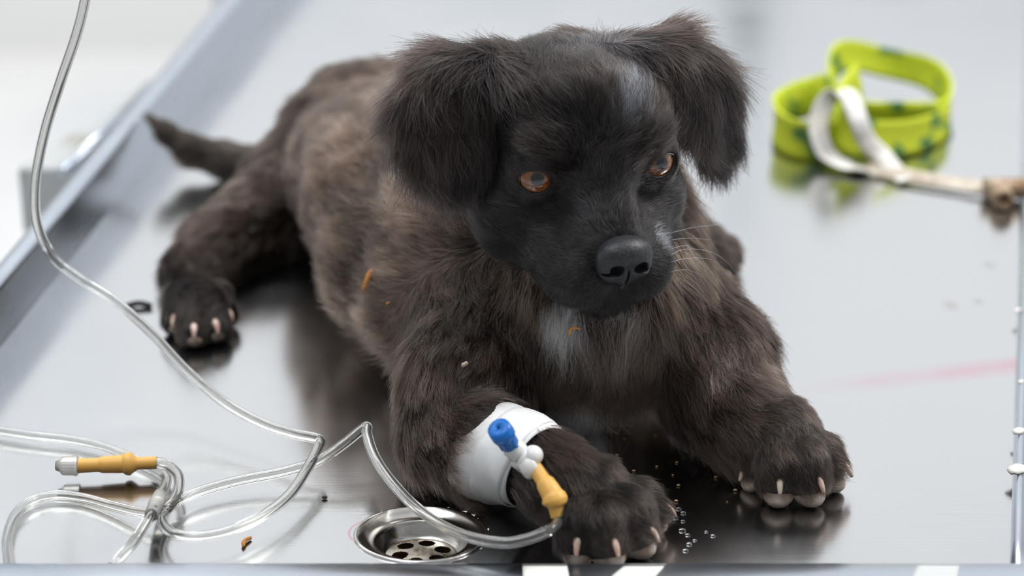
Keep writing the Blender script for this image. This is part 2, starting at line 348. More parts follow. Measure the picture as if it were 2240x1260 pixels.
def surface_nets(lo, hi, h, prs, floorz=None):
    lo, hi = np.array(lo), np.array(hi); N = np.ceil((hi-lo)/h).astype(int)+1
    phi = np.full(N, .03, np.float32); ax = [lo[i]+h*np.arange(N[i]) for i in range(3)]
    for pr in prs:
        i0 = np.clip(np.floor((pr['lo']-lo)/h).astype(int), 0, N-1); i1 = np.clip(np.ceil((pr['hi']-lo)/h).astype(int)+1, 1, N)
        if (i1 <= i0).any(): continue
        sl = tuple(slice(a, b) for a, b in zip(i0, i1)); X = np.stack(np.meshgrid(*[ax[i][sl[i]] for i in range(3)], indexing='ij'), -1)
        d = pdist(pr, X); o = phi[sl]; k = pr['k']
        if pr['op'] == 'u': hh = np.maximum(k-np.abs(d-o), 0)/k; phi[sl] = np.minimum(d, o)-hh*hh*k/4
        else: hh = np.maximum(k-np.abs(-d-o), 0)/k; phi[sl] = np.maximum(-d, o)+hh*hh*k/4
    if floorz is not None: phi = np.maximum(phi, (floorz-ax[2])[None, None, :].astype(np.float32))
    for a in range(3):
        sl = [slice(None)]*3; sl[a] = 0; phi[tuple(sl)] = np.maximum(phi[tuple(sl)], .001); sl[a] = -1; phi[tuple(sl)] = np.maximum(phi[tuple(sl)], .001)
    neg = phi < 0; M = N-1; cnt = np.zeros(M, np.int8)
    for dx in (0, 1):
        for dy in (0, 1):
            for dz in (0, 1): cnt += neg[dx:dx+M[0], dy:dy+M[1], dz:dz+M[2]]
    cells = np.argwhere((cnt > 0) & (cnt < 8)); vid = -np.ones(M, np.int32); vid[tuple(cells.T)] = np.arange(len(cells))
    acc = np.zeros((len(cells), 3)); num = np.zeros(len(cells))
    cor = [(x, y, z) for x in (0, 1) for y in (0, 1) for z in (0, 1)]
    for a in cor:
        for ax_ in range(3):
            if a[ax_]: continue
            b = list(a); b[ax_] = 1; ca, cb = cells+np.array(a), cells+np.array(b)
            pa, pb = phi[tuple(ca.T)].astype(float), phi[tuple(cb.T)].astype(float); m = (pa < 0) != (pb < 0)
            t = np.where(m, pa/np.where(m, pa-pb, 1), 0); acc += np.where(m[:, None], ca+(cb-ca)*t[:, None], 0); num += m
    verts = lo+h*acc/num[:, None]; quads = []
    for ax_ in range(3):
        o1, o2 = (ax_+1) % 3, (ax_+2) % 3; s0 = [slice(None)]*3; s1 = [slice(None)]*3; s0[ax_] = slice(0, -1); s1[ax_] = slice(1, None)
        e = np.argwhere(neg[tuple(s0)] != neg[tuple(s1)]); e = e[(e[:, o1] > 0) & (e[:, o2] > 0) & (e[:, o1] < M[o1]) & (e[:, o2] < M[o2])]
        fl = neg[tuple(s0)][tuple(e.T)]; q = []
        for d1, d2 in ((1, 1), (0, 1), (0, 0), (1, 0)):
            c = e.copy(); c[:, o1] -= d1; c[:, o2] -= d2; q.append(vid[tuple(c.T)])
        q = np.stack(q, -1); q[~fl] = q[~fl][:, ::-1]; quads.append(q)
    return verts, np.vstack(quads)
def npmesh(name, verts, quads, m, parent=None, **k):
    me = bpy.data.meshes.new(name); me.vertices.add(len(verts)); me.vertices.foreach_set('co', verts.astype(np.float32).ravel())
    me.loops.add(quads.size); me.loops.foreach_set('vertex_index', quads.astype(np.int32).ravel()); me.polygons.add(len(quads))
    me.polygons.foreach_set('loop_start', np.arange(0, quads.size, quads.shape[1], dtype=np.int32)); me.polygons.foreach_set('use_smooth', np.ones(len(quads), bool))
    me.update(); me.validate(); me.materials.append(m); o = bpy.data.objects.new(name, me); return link(o, parent, **k)

# --- torso
back = (-.45, .85, -.12)
ell((.042, 1.10, .066), (.054, .056, .056), k=.02, flow=(0, -.2, -1))
ell((-.005, 1.16, .070), (.066, .070, .060), k=.03, flow=back)
ell((-.045, 1.245, .062), (.069, .07, .058), k=.03, flow=back)
ell((-.042, 1.185, .047), (.056, .05, .044), k=.02, flow=back)
ell((-.024, 1.135, .045), (.048, .045, .042), k=.015, flow=back)
ell((-.066, 1.31, .056), (.060, .06, .046), k=.03, flow=back)
ell((-.086, 1.37, .048), (.050, .045, .040), k=.03, flow=back)
ell((.035, 1.17, .038), (.052, .06, .036), k=.015, flow=back)
cap((.04, 1.135, .092), H(0, -.6, -1.8), .046, .040, k=.016, fur=K_NECK, flow=(0, .1, -1))
cap(H(0, -3.0, -.4), (.05, 1.09, .07), .031, .031, k=.014, fur=K_NECK, flow=(0, -.2, -1))
# --- head
g = HU; HB = np.stack([hL, hU, hF])
def hell(l, u, f, r, k=.5, fur=K_FACE, flow=(0, 0, -1), op='u', B=None): ell(H(l, u, f), np.array(r)*g, HB if B is None else B, k*g, fur, flow, op)
def hcap(a, b, ra, rb, k=.5, fur=K_FACE, flow=None, op='u'): cap(H(*a), H(*b), ra*g, rb*g, k*g, fur, flow, op)
hell(0, 1.0, -.3, (3.95, 3.85, 4.0), k=1.0, fur=K_SKULL)
hell(0, 2.2, 1.7, (3.1, 2.2, 2.1), k=1.0, fur=K_SKULL)
for s in (-1, 1):
    hell(s*2.75, -1.5, 1.0, (1.75, 2.1, 2.3), k=1.2)
    hcap((s*1.5, -2.15, 2.8), (s*1.2, -2.75, 4.65), 1.75, 1.50, k=.5)
    hell(s*2.0, 1.9, 2.9, (.9, .6, .8), k=1.0, fur=K_SKULL)
hcap((0, .3, 3.2), (0, -1.35, 5.0), 1.30, 1.05, k=.8)
hcap((0, -3.3, 2.0), (0, -3.85, 4.5), 1.8, 1.05, k=.6)
# --- eye sockets
EYR = .93; eyes = []
for s in (-1, 1):
    ec = H(s*2.52, .72, 2.52); ed = (hF+hL*(.20 if s > 0 else -.30)+hU*.08); ed /= np.linalg.norm(ed)
    ea = np.cross(hU, ed); ea /= np.linalg.norm(ea); tl = math.radians(8)*(-s)*(-1)
    ea = ea*(1 if ea@hL > 0 else -1); eb = np.cross(ed, ea); eb = eb if eb@hU > 0 else -eb
    rt = math.radians(10*s); ea, eb = ea*math.cos(rt)+eb*math.sin(rt), -ea*math.sin(rt)+eb*math.cos(rt)
    eyes.append((s, ec, ed, ea, eb))
    ell(ec, np.full(3, (EYR+.22)*g), k=.45*g, fur=K_FACE)
for s, ec, ed, ea, eb in eyes:
    ell(ec+ed*g*1.0, np.array((.76, .54, .9))*g, np.stack([ea, eb, ed]), k=.10*g, op='s')
# mouth line and philtrum
for s in (-1, 1):
    pts = [(0, -3.3, 6.1), (0, -3.75, 6.0), (s*.7, -3.98, 5.85), (s*1.5, -4.05, 5.3), (s*2.3, -3.85, 4.3), (s*3.0, -3.2, 3.1)]
    for a, b in zip(pts[:-1], pts[1:]): cap(H(*a), H(*b), .10*g, .10*g, k=.25*g, op='s')
# --- ears: thick leather flaps hanging from a rolled fold
eL = [(1085, 128), (1000, 120), (925, 158), (875, 210), (860, 270), (868, 310), (905, 350), (950, 385), (985, 412), (1030, 388), (1060, 330), (1070, 250), (1085, 180)]
eR = [(1385, 108), (1450, 98), (1520, 108), (1588, 155), (1615, 215), (1618, 275), (1600, 312), (1558, 362), (1522, 325), (1480, 265), (1440, 200), (1400, 160)]
def earplane(px, anchor, n):
    n = n/np.linalg.norm(n); out = []
    for u, v in px: d = ray(u, v); out.append(Cc+d*(((anchor-Cc)@n)/(d@n)))
    return out, n
pl, nl = earplane(eL, H(-5.0, 1.5, .6), hF*.9-hL*.38+hU*.15)
slab(pl, nl, .0042, lambda x, y: -8*x*x-4*(y+.01)**2+.006, k=.006, flow=(-.15, 0, -1))
pr_, nr = earplane(eR, H(4.8, 2.2, .3), hF*.85+hL*.45+hU*.15)
slab(pr_, nr, .0042, lambda x, y: -7*x*x-3*(y+.01)**2+.004, k=.006, flow=(.2, 0, -1))
hcap((-2.7, 4.0, -.6), (-5.4, 4.2, -.5), .75, .55, k=.9, fur=K_EAR, flow=tuple(-hL*.8+hU*.25)); hcap((-5.4, 4.2, -.5), (-7.3, 2.6, -.4), .55, .40, k=.6, fur=K_EAR, flow=tuple(-hL*.7-hU*.6))
hcap((2.4, 3.9, -.6), (4.5, 4.1, -.7), .70, .50, k=.9, fur=K_EAR, flow=tuple(hL*.8+hU*.25)); hcap((4.5, 4.1, -.7), (6.2, 3.1, -.8), .50, .40, k=.6, fur=K_EAR, flow=tuple(hL*.8-hU*.5))
# --- front legs
def leg(pts, fur=K_LEG, k=.014):
    for (p, r), (q, s) in zip(pts[:-1], pts[1:]): cap(p, q, r, s, k=k, fur=fur)
leg([(P(1060, 700, 1.10), .036), (P(1030, 850, 1.055), .031), (P(1010, 945, 1.03), .0245)], fur=K_LEG, k=.014)
leg([(P(1000, 955, 1.03), .0245), (P(1070, 980, 1.005), .0205), (P(1150, 1005, .988), .0160), (P(1215, 1050, .975), .0155)])
leg([(P(1480, 720, 1.10), .034), (P(1550, 790, 1.075), .028), (P(1570, 850, 1.06), .022)], k=.014)
leg([(P(1570, 850, 1.06), .022), (P(1620, 905, 1.04), .0185), (P(1660, 945, 1.03), .0170)])
claws = []; pads = []
def paw(base, top, toes, claw_v, r0=.022, tr=.0105, z0=.0115, mid=None):
    """base: metacarpus centre; toes: list of (tip pixel u,v at height z0, radius)"""
    for i, (u, v, rr) in enumerate(toes):
        tip = G(u, v, rr*.95); dirv = tip-base; L = np.linalg.norm(dirv); dn = dirv/L
        kn = base+dirv*.60; kn[2] = rr*1.85
        rr *= 1.12; cap(base*.8+kn*.2, kn, r0*.62, rr*1.0, k=.002, fur=K_PAW, flow=dn); cap(kn, tip-dn*rr*.9, rr*.98, rr*.92, k=.0012, fur=K_PAW, flow=dn)
        claws.append((tip, dn, rr)); pads.append((tip, dn, rr))
bA = P(1275, 1085, .972); cap(P(1215, 1050, .975), bA, .0155, .0215, k=.010, fur=K_PAW)
paw(bA, None, [(1262, 1210, .0105), (1345, 1214, .0112), (1425, 1186, .0112), (1456, 1130, .0098)], None)
bB = P(1700, 962, 1.024); cap(P(1660, 945, 1.03), bB, .0170, .0215, k=.010, fur=K_PAW)
paw(bB, None, [(1632, 1040, .0090), (1705, 1076, .0110), (1790, 1074, .0112), (1845, 1040, .0102)], None)
# --- rear leg on the tail side, stretched out, foot towards the camera
leg([((-.085, 1.375, .05), .044), (P(668, 420, 1.36), .035), (P(585, 490, 1.325), .028)], k=.012)
leg([(P(585, 490, 1.325), .027), (P(490, 550, 1.29), .0215), (P(430, 600, 1.262), .0165)], k=.012)
bC = P(428, 655, 1.245); cap(P(424, 605, 1.262), bC, .0175, .0165, k=.01, fur=K_PAW)
paw(bC, None, [(382, 715, .0085), (425, 738, .0095), (474, 728, .0090), (502, 700, .0075)], None, r0=.020)
# --- far rear foot behind the chest
leg([((.01, 1.33, .045), .040), ((.06, 1.30, .035), .028), (P(1500, 560, 1.285), .021)], k=.015)
bD = P(1535, 560, 1.275); cap(P(1495, 555, 1.29), bD, .018, .018, k=.01, fur=K_PAW)
paw(bD, None, [(1555, 640, .0090), (1590, 622, .0095), (1606, 592, .0095), (1606, 560, .0080)], None, r0=.020)
# --- tail
tl = [(-.125, 1.41, .040, .017), (*P(600, 370, 1.425), .0135), (*P(500, 355, 1.435), .0110), (*P(420, 330, 1.44), .0085), (*P(370, 295, 1.445), .0055), (*P(335, 262, 1.45), .0022)]
for a, b in zip(tl[:-1], tl[1:]): cap(a[:3], b[:3], a[3], b[3], k=.006, fur=K_TAIL)

RES = .0016
bv, bq = surface_nets((-.30, .90, -.004), (.22, 1.50, .232), RES, prims, floorz=.0012)
puppy = npmesh('puppy', bv, bq, M_skin, label='dark brown and black puppy with floppy ears lying on the steel table', cat='dog')
me = puppy.data
BVH = BVHTree.FromPolygons([tuple(v) for v in bv], [tuple(q) for q in bq])
def hit(u, v):
    d = ray(u, v); d /= np.linalg.norm(d); r = BVH.ray_cast(V3(Cc), V3(d))
    return (np.array(r[0]), np.array(r[1])) if r[0] is not None else (None, None)
# ---- eyes
M_eye = mat('eyeball', (.2, .06, .02), .04, 0); n_, l_, b_ = nodes(M_eye); b_.inputs['Coat Weight'].default_value = 1; b_.inputs['Coat Roughness'].default_value = .02
def eye_mesh(s, ec, ed, ea, eb):
    # uv ball with its pole along the gaze, coloured in rings by material: pupil, iris, sclera
    seg, rg = 48, 40; vs = []; fs = []; mi = []
    for i in range(rg+1):
        t = math.pi*i/rg*.75
        for j in range(seg):
            a = 2*math.pi*j/seg; vs.append(ec+EYR*g*(math.cos(t)*ed2+math.sin(t)*(math.cos(a)*ea+math.sin(a)*eb)))
    for i in range(rg):
        t = math.degrees(math.pi*(i+.5)/rg*.75)
        for j in range(seg):
            fs.append((i*seg+j, i*seg+(j+1) % seg, (i+1)*seg+(j+1) % seg, (i+1)*seg+j)); mi.append(0 if t < PUP else 1 if t < IRIS else 3 if t < IRIS+3 else 2)
    return vs, fs, mi
PUP, IRIS = 16, 43
M_pupil = mat('pupil', (.004, .004, .006), .05, 0, Coat_Weight=1.0, Coat_Roughness=.02)
M_iris = noisecol(mat('iris', (.22, .07, .02), .12, 0, Coat_Weight=1.0, Coat_Roughness=.02), (.16, .050, .016), (.27, .095, .028), 500, 2)
M_sclera = mat('sclera', (.42, .36, .33), .1, 0, Coat_Weight=1.0); M_limb = mat('iris_edge', (.015, .006, .004), .1, 0, Coat_Weight=1.0)
for s, ec, ed, ea, eb in eyes:
    look = np.array([.35, 0, .62])-ec; look /= np.linalg.norm(look)
    gz = Cc-ec; gz /= np.linalg.norm(gz); ed2 = ed*.62+gz*.30+hL*.10+hU*.02; ed2 /= np.linalg.norm(ed2)
    ea2 = np.cross(eb, ed2); ea2 /= np.linalg.norm(ea2); eb2 = np.cross(ed2, ea2)
    vs, fs, mi = eye_mesh(s, ec, ed2, ea2, eb2)
    o = mesh('eye', vs, fs, None, puppy, label='amber brown eye with dark pupil')
    for m_ in (M_pupil, M_iris, M_sclera, M_limb): o.data.materials.append(m_)
    o.data.polygons.foreach_set('material_index', mi)
    # lid rim
    ring = []
    for j in range(40):
        a = 2*math.pi*j/40; x, y = .73*math.cos(a), .52*math.sin(a)*(1-.15*math.cos(a)**2)
        q = ea*x+eb*y; z = math.sqrt(max(.01, (EYR+.03)**2-x*x-y*y)); ring.append(ec+g*(q+ed*z))
    ring.append(ring[0]); ring.append(ring[1])
    tube('eyelid_rim', ring, .075*g, M_rim, puppy, seg=8)
# ---- nose leather
np_ = []; save = prims; prims = np_
def nell(l, u, f, r, k=.2, op='u', tilt=0):
    B = HB
    if tilt: c, s_ = math.cos(tilt), math.sin(tilt); B = np.stack([hL*c+hU*s_, -hL*s_+hU*c, hF])
    ell(H(l, u, f), np.array(r)*g, B, k*g, op=op)
NF = 6.18; NU = -1.55
nell(0, NU+.30, NF+.05, (1.12, .66, .74)); nell(-.54, NU-.20, NF+.04, (.60, .70, .64), .3); nell(.54, NU-.20, NF+.04, (.60, .70, .64), .3); nell(0, NU-.50, NF+.04, (.44, .62, .54), .3)
nell(0, NU-.95, NF-.12, (.16, .5, .35), .15)
for s in (-1, 1):
    nell(s*.50, NU-.16, NF+.66, (.29, .25, .60), .10, 's', s*.35); nell(s*.80, NU-.34, NF+.44, (.28, .08, .40), .08, 's', -s*.35)
nell(0, NU-.85, NF+.45, (.045, .75, .30), .08, 's')
prims = save
nv, nq = surface_nets(H(0, NU-.2, NF)-.021, H(0, NU-.2, NF)+.021, .00036, np_)
npmesh('nose', nv, nq, M_nose, puppy, label='matt black nose with two nostrils')
# ---- claws and pads
def claw_geo(tip, dn, rr, L=.0075):
    base = tip-dn*rr*.40+np.array([0, 0, rr*.52]); pts = [base, base+dn*L*.45+np.array([0, 0, -.0004]), base+dn*L*.75+np.array([0, 0, -.0018]), base+dn*L*.96+np.array([0, 0, -.0042])]
    return tube_geo(catmull(pts, 5), np.linspace(1, .18, 16)**.6*.0023, 10)
for tip, dn, rr in claws: mesh('claw', *claw_geo(tip, dn, rr, .0066+rr*.26), M_claw, puppy)
def blob(c, r, B, seg=20):
    vs = []; fs = []
    for i in range(seg+1):
        t = math.pi*i/seg
        for j in range(seg): a = 2*math.pi*j/seg; vs.append(c+(np.array([math.sin(t)*math.cos(a), math.sin(t)*math.sin(a), math.cos(t)])*r)@B)
    for i in range(seg):
        for j in range(seg): fs.append((i*seg+j, i*seg+(j+1) % seg, (i+1)*seg+(j+1) % seg, (i+1)*seg+j))
    return vs, fs
for tip, dn, rr in pads:
    side = np.cross(dn, [0, 0, 1.]); side /= np.linalg.norm(side); up = np.cross(side, dn)
    c = tip-dn*rr*.74; c[2] = rr*.58
    mesh('toe_pad', *blob(c, np.array([rr*.66, rr*.84, rr*.50]), np.stack([side, dn, up])), M_pad, puppy)

# ------------------------------------------------------------------ bandage on the forearm
BA0, BA1 = P(1058, 985, 1.008), P(1180, 1032, .983); BAX = BA1-BA0; BL = np.linalg.norm(BAX); BAX = BAX/BL
bN = np.cross(BAX, [0, 0, 1.]); bN /= np.linalg.norm(bN); bB_ = np.cross(BAX, bN)      # bB_ points down or up
if bB_[2] < 0: bB_ = -bB_
def band_r(p, dirv):
    r = BVH.ray_cast(V3(p), V3(dirv)); return min(r[3] if r[0] is not None else .02, .0235)
NB, NA = 14, 64; rr_ = np.zeros((NB+1, NA))
def s_edge(a):   # start and end along the arm as a function of angle
    return -.02+.10*math.sin(a+.6), 1.02+.12*math.sin(a*1.0-.4)
for i in range(NB+1):
    for j in range(NA):
        a = 2*math.pi*j/NA; s0, s1 = s_edge(a); p = BA0+BAX*BL*(s0+(s1-s0)*i/NB); rr_[i, j] = band_r(p, math.cos(a)*bN+math.sin(a)*bB_)
for _ in range(3): rr_ = (rr_+np.roll(rr_, 1, 1)+np.roll(rr_, -1, 1)+np.vstack([rr_[:1], rr_[:-1]])+np.vstack([rr_[1:], rr_[-1:]]))/5
bvs = []; bfs = []
for i in range(NB+1):
    for j in range(NA):
        a = 2*math.pi*j/NA; s0, s1 = s_edge(a); t = i/NB; p = BA0+BAX*BL*(s0+(s1-s0)*t)
        w = .0003*math.sin(9*t+3*a)+.0002*math.sin(21*t-5*a)
        q = p+(math.cos(a)*bN+math.sin(a)*bB_)*(rr_[i, j]+.0016+w); q[2] = max(q[2], .0015); bvs.append(q)
bfs = [(i*NA+j, i*NA+(j+1) % NA, (i+1)*NA+(j+1) % NA, (i+1)*NA+j) for i in range(NB) for j in range(NA)]
bandage = mesh('bandage', bvs, bfs, M_tape, label='white cloth tape bandage wrapped round the front leg that carries the blue cap', cat='bandage')
sm = bandage.modifiers.new('s', 'SOLIDIFY'); sm.thickness = .0006; sm.offset = 1
def bandage_mask(Vv):
    q = Vv-BA0; t = q@BAX/BL; rad = np.linalg.norm(q-(q@BAX)[:, None]*BAX, axis=1)
    return np.where((t > .03) & (t < .98) & (rad < .028), 0, 1)
BVHb = BVHTree.FromPolygons([tuple(v) for v in bvs], bfs)
def hit2(u, v, off=0.0):
    """first surface (bandage, puppy or table) under the pixel, lifted by off towards the viewer"""
    d = ray(u, v); d /= np.linalg.norm(d); best = (0-CAMH)/d[2]
    for T in (BVH, BVHb):
        r = T.ray_cast(V3(Cc), V3(d))
        if r[0] is not None: best = min(best, r[3])
    return Cc+d*(best-off)
# second turn of the tape, lapping over the first
lvs = []
for i in range(9):
    for j in range(NA):
        a = 2*math.pi*j/NA; s0, s1 = s_edge(a); t = .40+(.52+.05*math.sin(a*2))*i/8; p = BA0+BAX*BL*(s0+(s1-s0)*t)
        r_ = rr_[int(round(t*NB)), j]*.5+(rr_[min(NB, int(t*NB)), j]+rr_[min(NB, int(t*NB)+1), j])*.25
        q = p+(math.cos(a)*bN+math.sin(a)*bB_)*(r_+.0028+.0003*math.sin(7*a+8*t)); q[2] = max(q[2], .0012); lvs.append(q)
ly_ = mesh('tape_layer', lvs, [(i*NA+j, i*NA+(j+1) % NA, (i+1)*NA+(j+1) % NA, (i+1)*NA+j) for i in range(8) for j in range(NA)], M_tape, bandage)
m_ = ly_.modifiers.new('s', 'SOLIDIFY'); m_.thickness = .0006; m_.offset = -1

# ------------------------------------------------------------------ catheter port: blue cap, white hub
def frame_to(axis):
    axis = np.array(axis, float); axis /= np.linalg.norm(axis); a = np.cross(axis, [0, 0, 1.]); a /= np.linalg.norm(a); return a, np.cross(axis, a), axis
def turned(c0, c1, prof, seg=32, ribs=0, ribd=0):
    """profile (t, radius) turned about the line c0-c1"""
    c0, c1 = np.array(c0), np.array(c1); a, b, ax = frame_to(c1-c0); L = np.linalg.norm(c1-c0); vs = []; m = len(prof)
    for k in range(seg):
        th = 2*math.pi*k/seg; e = math.cos(th)*a+math.sin(th)*b
        for t, r in prof: vs.append(c0+ax*L*t+e*(r*(1+(ribd*math.cos(ribs*th) if ribs and r > .001 else 0))))
    fs = [(k*m+i, k*m+i+1, ((k+1) % seg)*m+i+1, ((k+1) % seg)*m+i) for k in range(seg) for i in range(m-1)]
    return vs, fs
cath = empty('catheter_port', hit2(1150, 1010), label='intravenous catheter port with bright blue cap and white hub taped to the bandaged leg', cat='catheter')
def onc(o): return under(o, cath)
pB = hit2(1122, 980, .004); dB = ray(1122, 980); kB = np.linalg.norm(pB-Cc)/np.linalg.norm(dB)
def Q(u, v, lift):   # point over pixel at the hub's distance, moved towards the viewer by lift
    d = ray(u, v); return Cc+d*(kB-lift/np.linalg.norm(d))
f0, f1 = Q(1090, 936, .014), Q(1120, 978, .002)
onc(mesh('blue_cap', *turned(f0, f1, [(.22, .0001), (.20, .0010), (.0, .0010), (.0, .0036), (.03, .0054), (.40, .0056), (.46, .0048), (.50, .0045), (.98, .0043), (1.0, .0032), (1.0, .0001)], 48, 16, .018), M_blue, label='blue screw cap with a small hole in its face'))
for an in (0, 2.1, 4.2):
    a_, b_v, ax_ = frame_to(f1-f0); e_ = math.cos(an)*a_+math.sin(an)*b_v; c_ = f0+(f1-f0)*.72+e_*.0040
    o = onc(mesh('cap_rib', *box_geo(c_, (.0018, .0016, .0062), np.stack([e_, np.cross(ax_, e_), ax_], 1)), M_blue)); bevel(o, .0004)
h0, h1 = Q(1118, 976, .0015), Q(1168, 1014, .002)
onc(mesh('white_hub', *merge(
    turned(Q(1114, 972, .002), Q(1142, 996, .002), [(0, .0001), (0, .0042), (.15, .0052), (.8, .0050), (1, .0040), (1, .0001)], 28),
    turned(Q(1136, 1000, .003), Q(1150, 1006, .003), [(0, .0001), (0, .0040), (.3, .0058), (.7, .0056), (1, .0040), (1, .0001)], 28),
    blob(Q(1166, 996, .004), np.array([.0048, .0052, .0046]), np.eye(3)),
    turned(Q(1143, 1028, .003), Q(1176, 1010, .005), [(0, .0001), (0, .0044), (.15, .0058), (.5, .0060), (.85, .0052), (1, .0040), (1, .0001)], 28),
    turned(Q(1124, 1004, -.001), Q(1150, 1022, .001), [(0, .0001), (.05, .0034), (.95, .0036), (1, .0001)], 24)), M_white_pl, recalc=True))


# ------------------------------------------------------------------ infusion line 1, from above to the leg
TR = .0026
def hollow(name, path, r, parent, **k):
    v1, f1_ = tube_geo(path, r, 16, False); v2, f2_ = tube_geo(path, r*.52, 16, False); N_ = len(v1); n_ = len(path)
    fs = [tuple(q) for q in f1_]+[tuple(i+N_ for i in q)[::-1] for q in f2_]
    for e, flip in ((0, 0), ((n_-1)*16, 1)):
        for j in range(16):
            q = (e+j, e+(j+1) % 16, N_+e+(j+1) % 16, N_+e+j); fs.append(q[::-1] if not flip else q)
    return mesh(name, list(v1)+list(v2), fs, M_clear, parent, recalc=False, **k)
c1 = Q(1166, 1018, .004); c2 = Q(1196, 1062, .010); c3 = Q(1212, 1090, .0125); c4 = Q(1222, 1130, .0125)
line1 = empty('infusion_line', G(700, 1010), label='long clear infusion tube coming from above, its amber connector at the bandaged leg', cat='tubing')
kk = [tuple(c4+(c3-c4)*.3), tuple(c4+(c4-c3)*.15), tuple(G(1205, 1158, .024)), tuple(G(1150, 1180, .020)), tuple(G(1090, 1187, .017)), tuple(G(1000, 1166, .014)), tuple(G(920, 1118, .013)), tuple(G(860, 1058, .014)), tuple(G(820, 1000, .017)), tuple(G(803, 950, .020)),
      tuple(G(803, 934, .021)), tuple(G(790, 940, .020)), tuple(G(750, 972, .016)), tuple(G(695, 1008, .011)), tuple(G(620, 1032, .008)), tuple(G(520, 1052, .0065)), tuple(G(430, 1078, .006)), tuple(G(375, 1106, .0065)), tuple(G(352, 1136, .008)),
      tuple(G(375, 1165, .0095)), tuple(G(430, 1174, .010)), tuple(G(500, 1162, .010)), tuple(G(575, 1128, .010)), tuple(G(635, 1080, .011)), tuple(G(675, 1020, .013)), tuple(G(698, 975, .0145)), tuple(G(700, 963, .0145)), tuple(G(685, 957, .0145)),
      tuple(G(640, 948, .014)), tuple(G(570, 925, .014)), tuple(P(490, 880, 1.075)), tuple(P(405, 808, 1.095)), tuple(P(330, 728, 1.11)), tuple(P(250, 658, 1.12)), tuple(P(175, 610, 1.125)), tuple(P(115, 560, 1.125)), tuple(P(82, 490, 1.12)),
      tuple(P(78, 400, 1.12)), tuple(P(98, 290, 1.12)), tuple(P(132, 180, 1.12)), tuple(P(163, 90, 1.12)), tuple(P(182, 20, 1.12)), tuple(P(194, -60, 1.12)), tuple(P(200, -240, 1.12))]
under(hollow('tubing', catmull(kk, 8), TR, line1), line1)
def sleeve(name, path, rads, parent, mt, seg=28, **k):
    p = np.array(path); t = np.linspace(0, 1, len(p)); T = np.array([q[0] for q in rads]); Rr = np.interp(t, T, [q[1] for q in rads])
    return under(tube(name, p, Rr, mt, parent, seg, **k), parent)
sp = catmull([c1, (c1+c2)/2, c2, c3, (c3+c4)/2, c4], 16)
sleeve('rubber_connector', sp, [(0, .0036), (.30, .0036), (.36, .0045), (.48, .0049), (.54, .0050), (.58, .0058), (.64, .0061), (.70, .0055), (.76, .0042), (.80, .0037), (1, .0036)], line1, M_rubber, label='amber rubber connector')
# ------------------------------------------------------------------ infusion line 2, lying at the left with its own connector
line2 = empty('infusion_line', G(260, 1060), label='short coiled clear tube with an amber connector and clear screw end, lying on the table', cat='tubing')
z2 = .0078; a0, a1 = G(168, 1019, z2), G(343, 1012, z2)
k2 = [G(330, 1013, z2), G(343, 1012, z2), G(368, 1018, z2), G(390, 1042, .009), G(388, 1078, .009), G(368, 1106, .0085), G(335, 1120, .0075), G(300, 1120, .006), G(240, 1106, .004), G(180, 1090, .0032), G(120, 1084, .0032), G(70, 1096, .0032), G(32, 1130, .0032), G(16, 1180, .0032), G(20, 1222, .0032), G(24, 1244, .0032)]
under(hollow('tubing', catmull(k2, 8), TR, line2), line2)
sleeve('rubber_connector', np.array([a0*(1-t)+a1*t for t in np.linspace(0, 1, 60)]), [(0, .0036), (.28, .0035), (.31, .0041), (.58, .0045), (.60, .0054), (.66, .0058), (.74, .0036), (.76, .0031), (1, .0031)], line2, M_rubber, label='amber rubber connector')
e0, e1 = G(122, 1019, z2), G(172, 1019, z2)
under(mesh('screw_end', *turned(e0, e1, [(0, .0001), (0, .0022), (.18, .0030), (.28, .0044), (.40, .0047), (.80, .0047), (.86, .0050), (.95, .0048), (1, .0034), (1, .0001)], 64, 20, .03), M_luer, line2), line2)
# ------------------------------------------------------------------ the forked tube passing behind
line3 = empty('infusion_line', G(300, 1000), label='clear tube passing behind the lying amber connector and down to a clear joint collar', cat='tubing')
k3 = [G(-120, 920, .004), G(-30, 938, .004), G(60, 952, .004), G(150, 962, .004), G(225, 978, .004), G(290, 1004, .003), G(335, 1026, .003), G(362, 1040, .0045), G(362, 1062, .006), G(345, 1095, .0078), G(335, 1118, .0135), G(318, 1148, .012), G(290, 1190, .008), G(258, 1225, .004), G(238, 1248, .0032)]
under(hollow('tubing', catmull(k3, 8), TR, line3), line3)
under(mesh('joint_collar', *turned(G(350, 1082, .0078), G(331, 1126, .0135), [(0, .0001), (0, .0030), (.5, .0037), (1, .0032), (1, .0001)], 24), M_luer, line3), line3)

# ------------------------------------------------------------------ neon harness with white strap
def ribbon(path, width, up, th=.0014, seg=6):
    """flat band along a path; width direction given per point"""
    path = np.array(path); n = len(path); T = unit(np.gradient(path, axis=0)); up = np.array([np.array(u, float) for u in up]); vs = []
    wd = np.broadcast_to(width, (n,))
    for i in range(n):
        u = up[i]-T[i]*(up[i]@T[i]); u /= np.linalg.norm(u); nn = np.cross(T[i], u)
        for j in range(seg+1): c = (j/seg-.5); vs.append(path[i]+u*wd[i]*c+nn*th*(1-4*c*c)*.6+nn*th*.5)
        for j in range(seg, -1, -1): c = (j/seg-.5); vs.append(path[i]+u*wd[i]*c+nn*th*(1-4*c*c)*.6-nn*th*.5)
    m = 2*(seg+1); fs = [(i*m+j, i*m+(j+1) % m, (i+1)*m+(j+1) % m, (i+1)*m+j) for i in range(n-1) for j in range(m)]+[tuple(range(m)), tuple((n-1)*m+j for j in range(m))]
    return vs, fs
def unit(a): return a/(np.linalg.norm(a, axis=-1, keepdims=True)+1e-12)
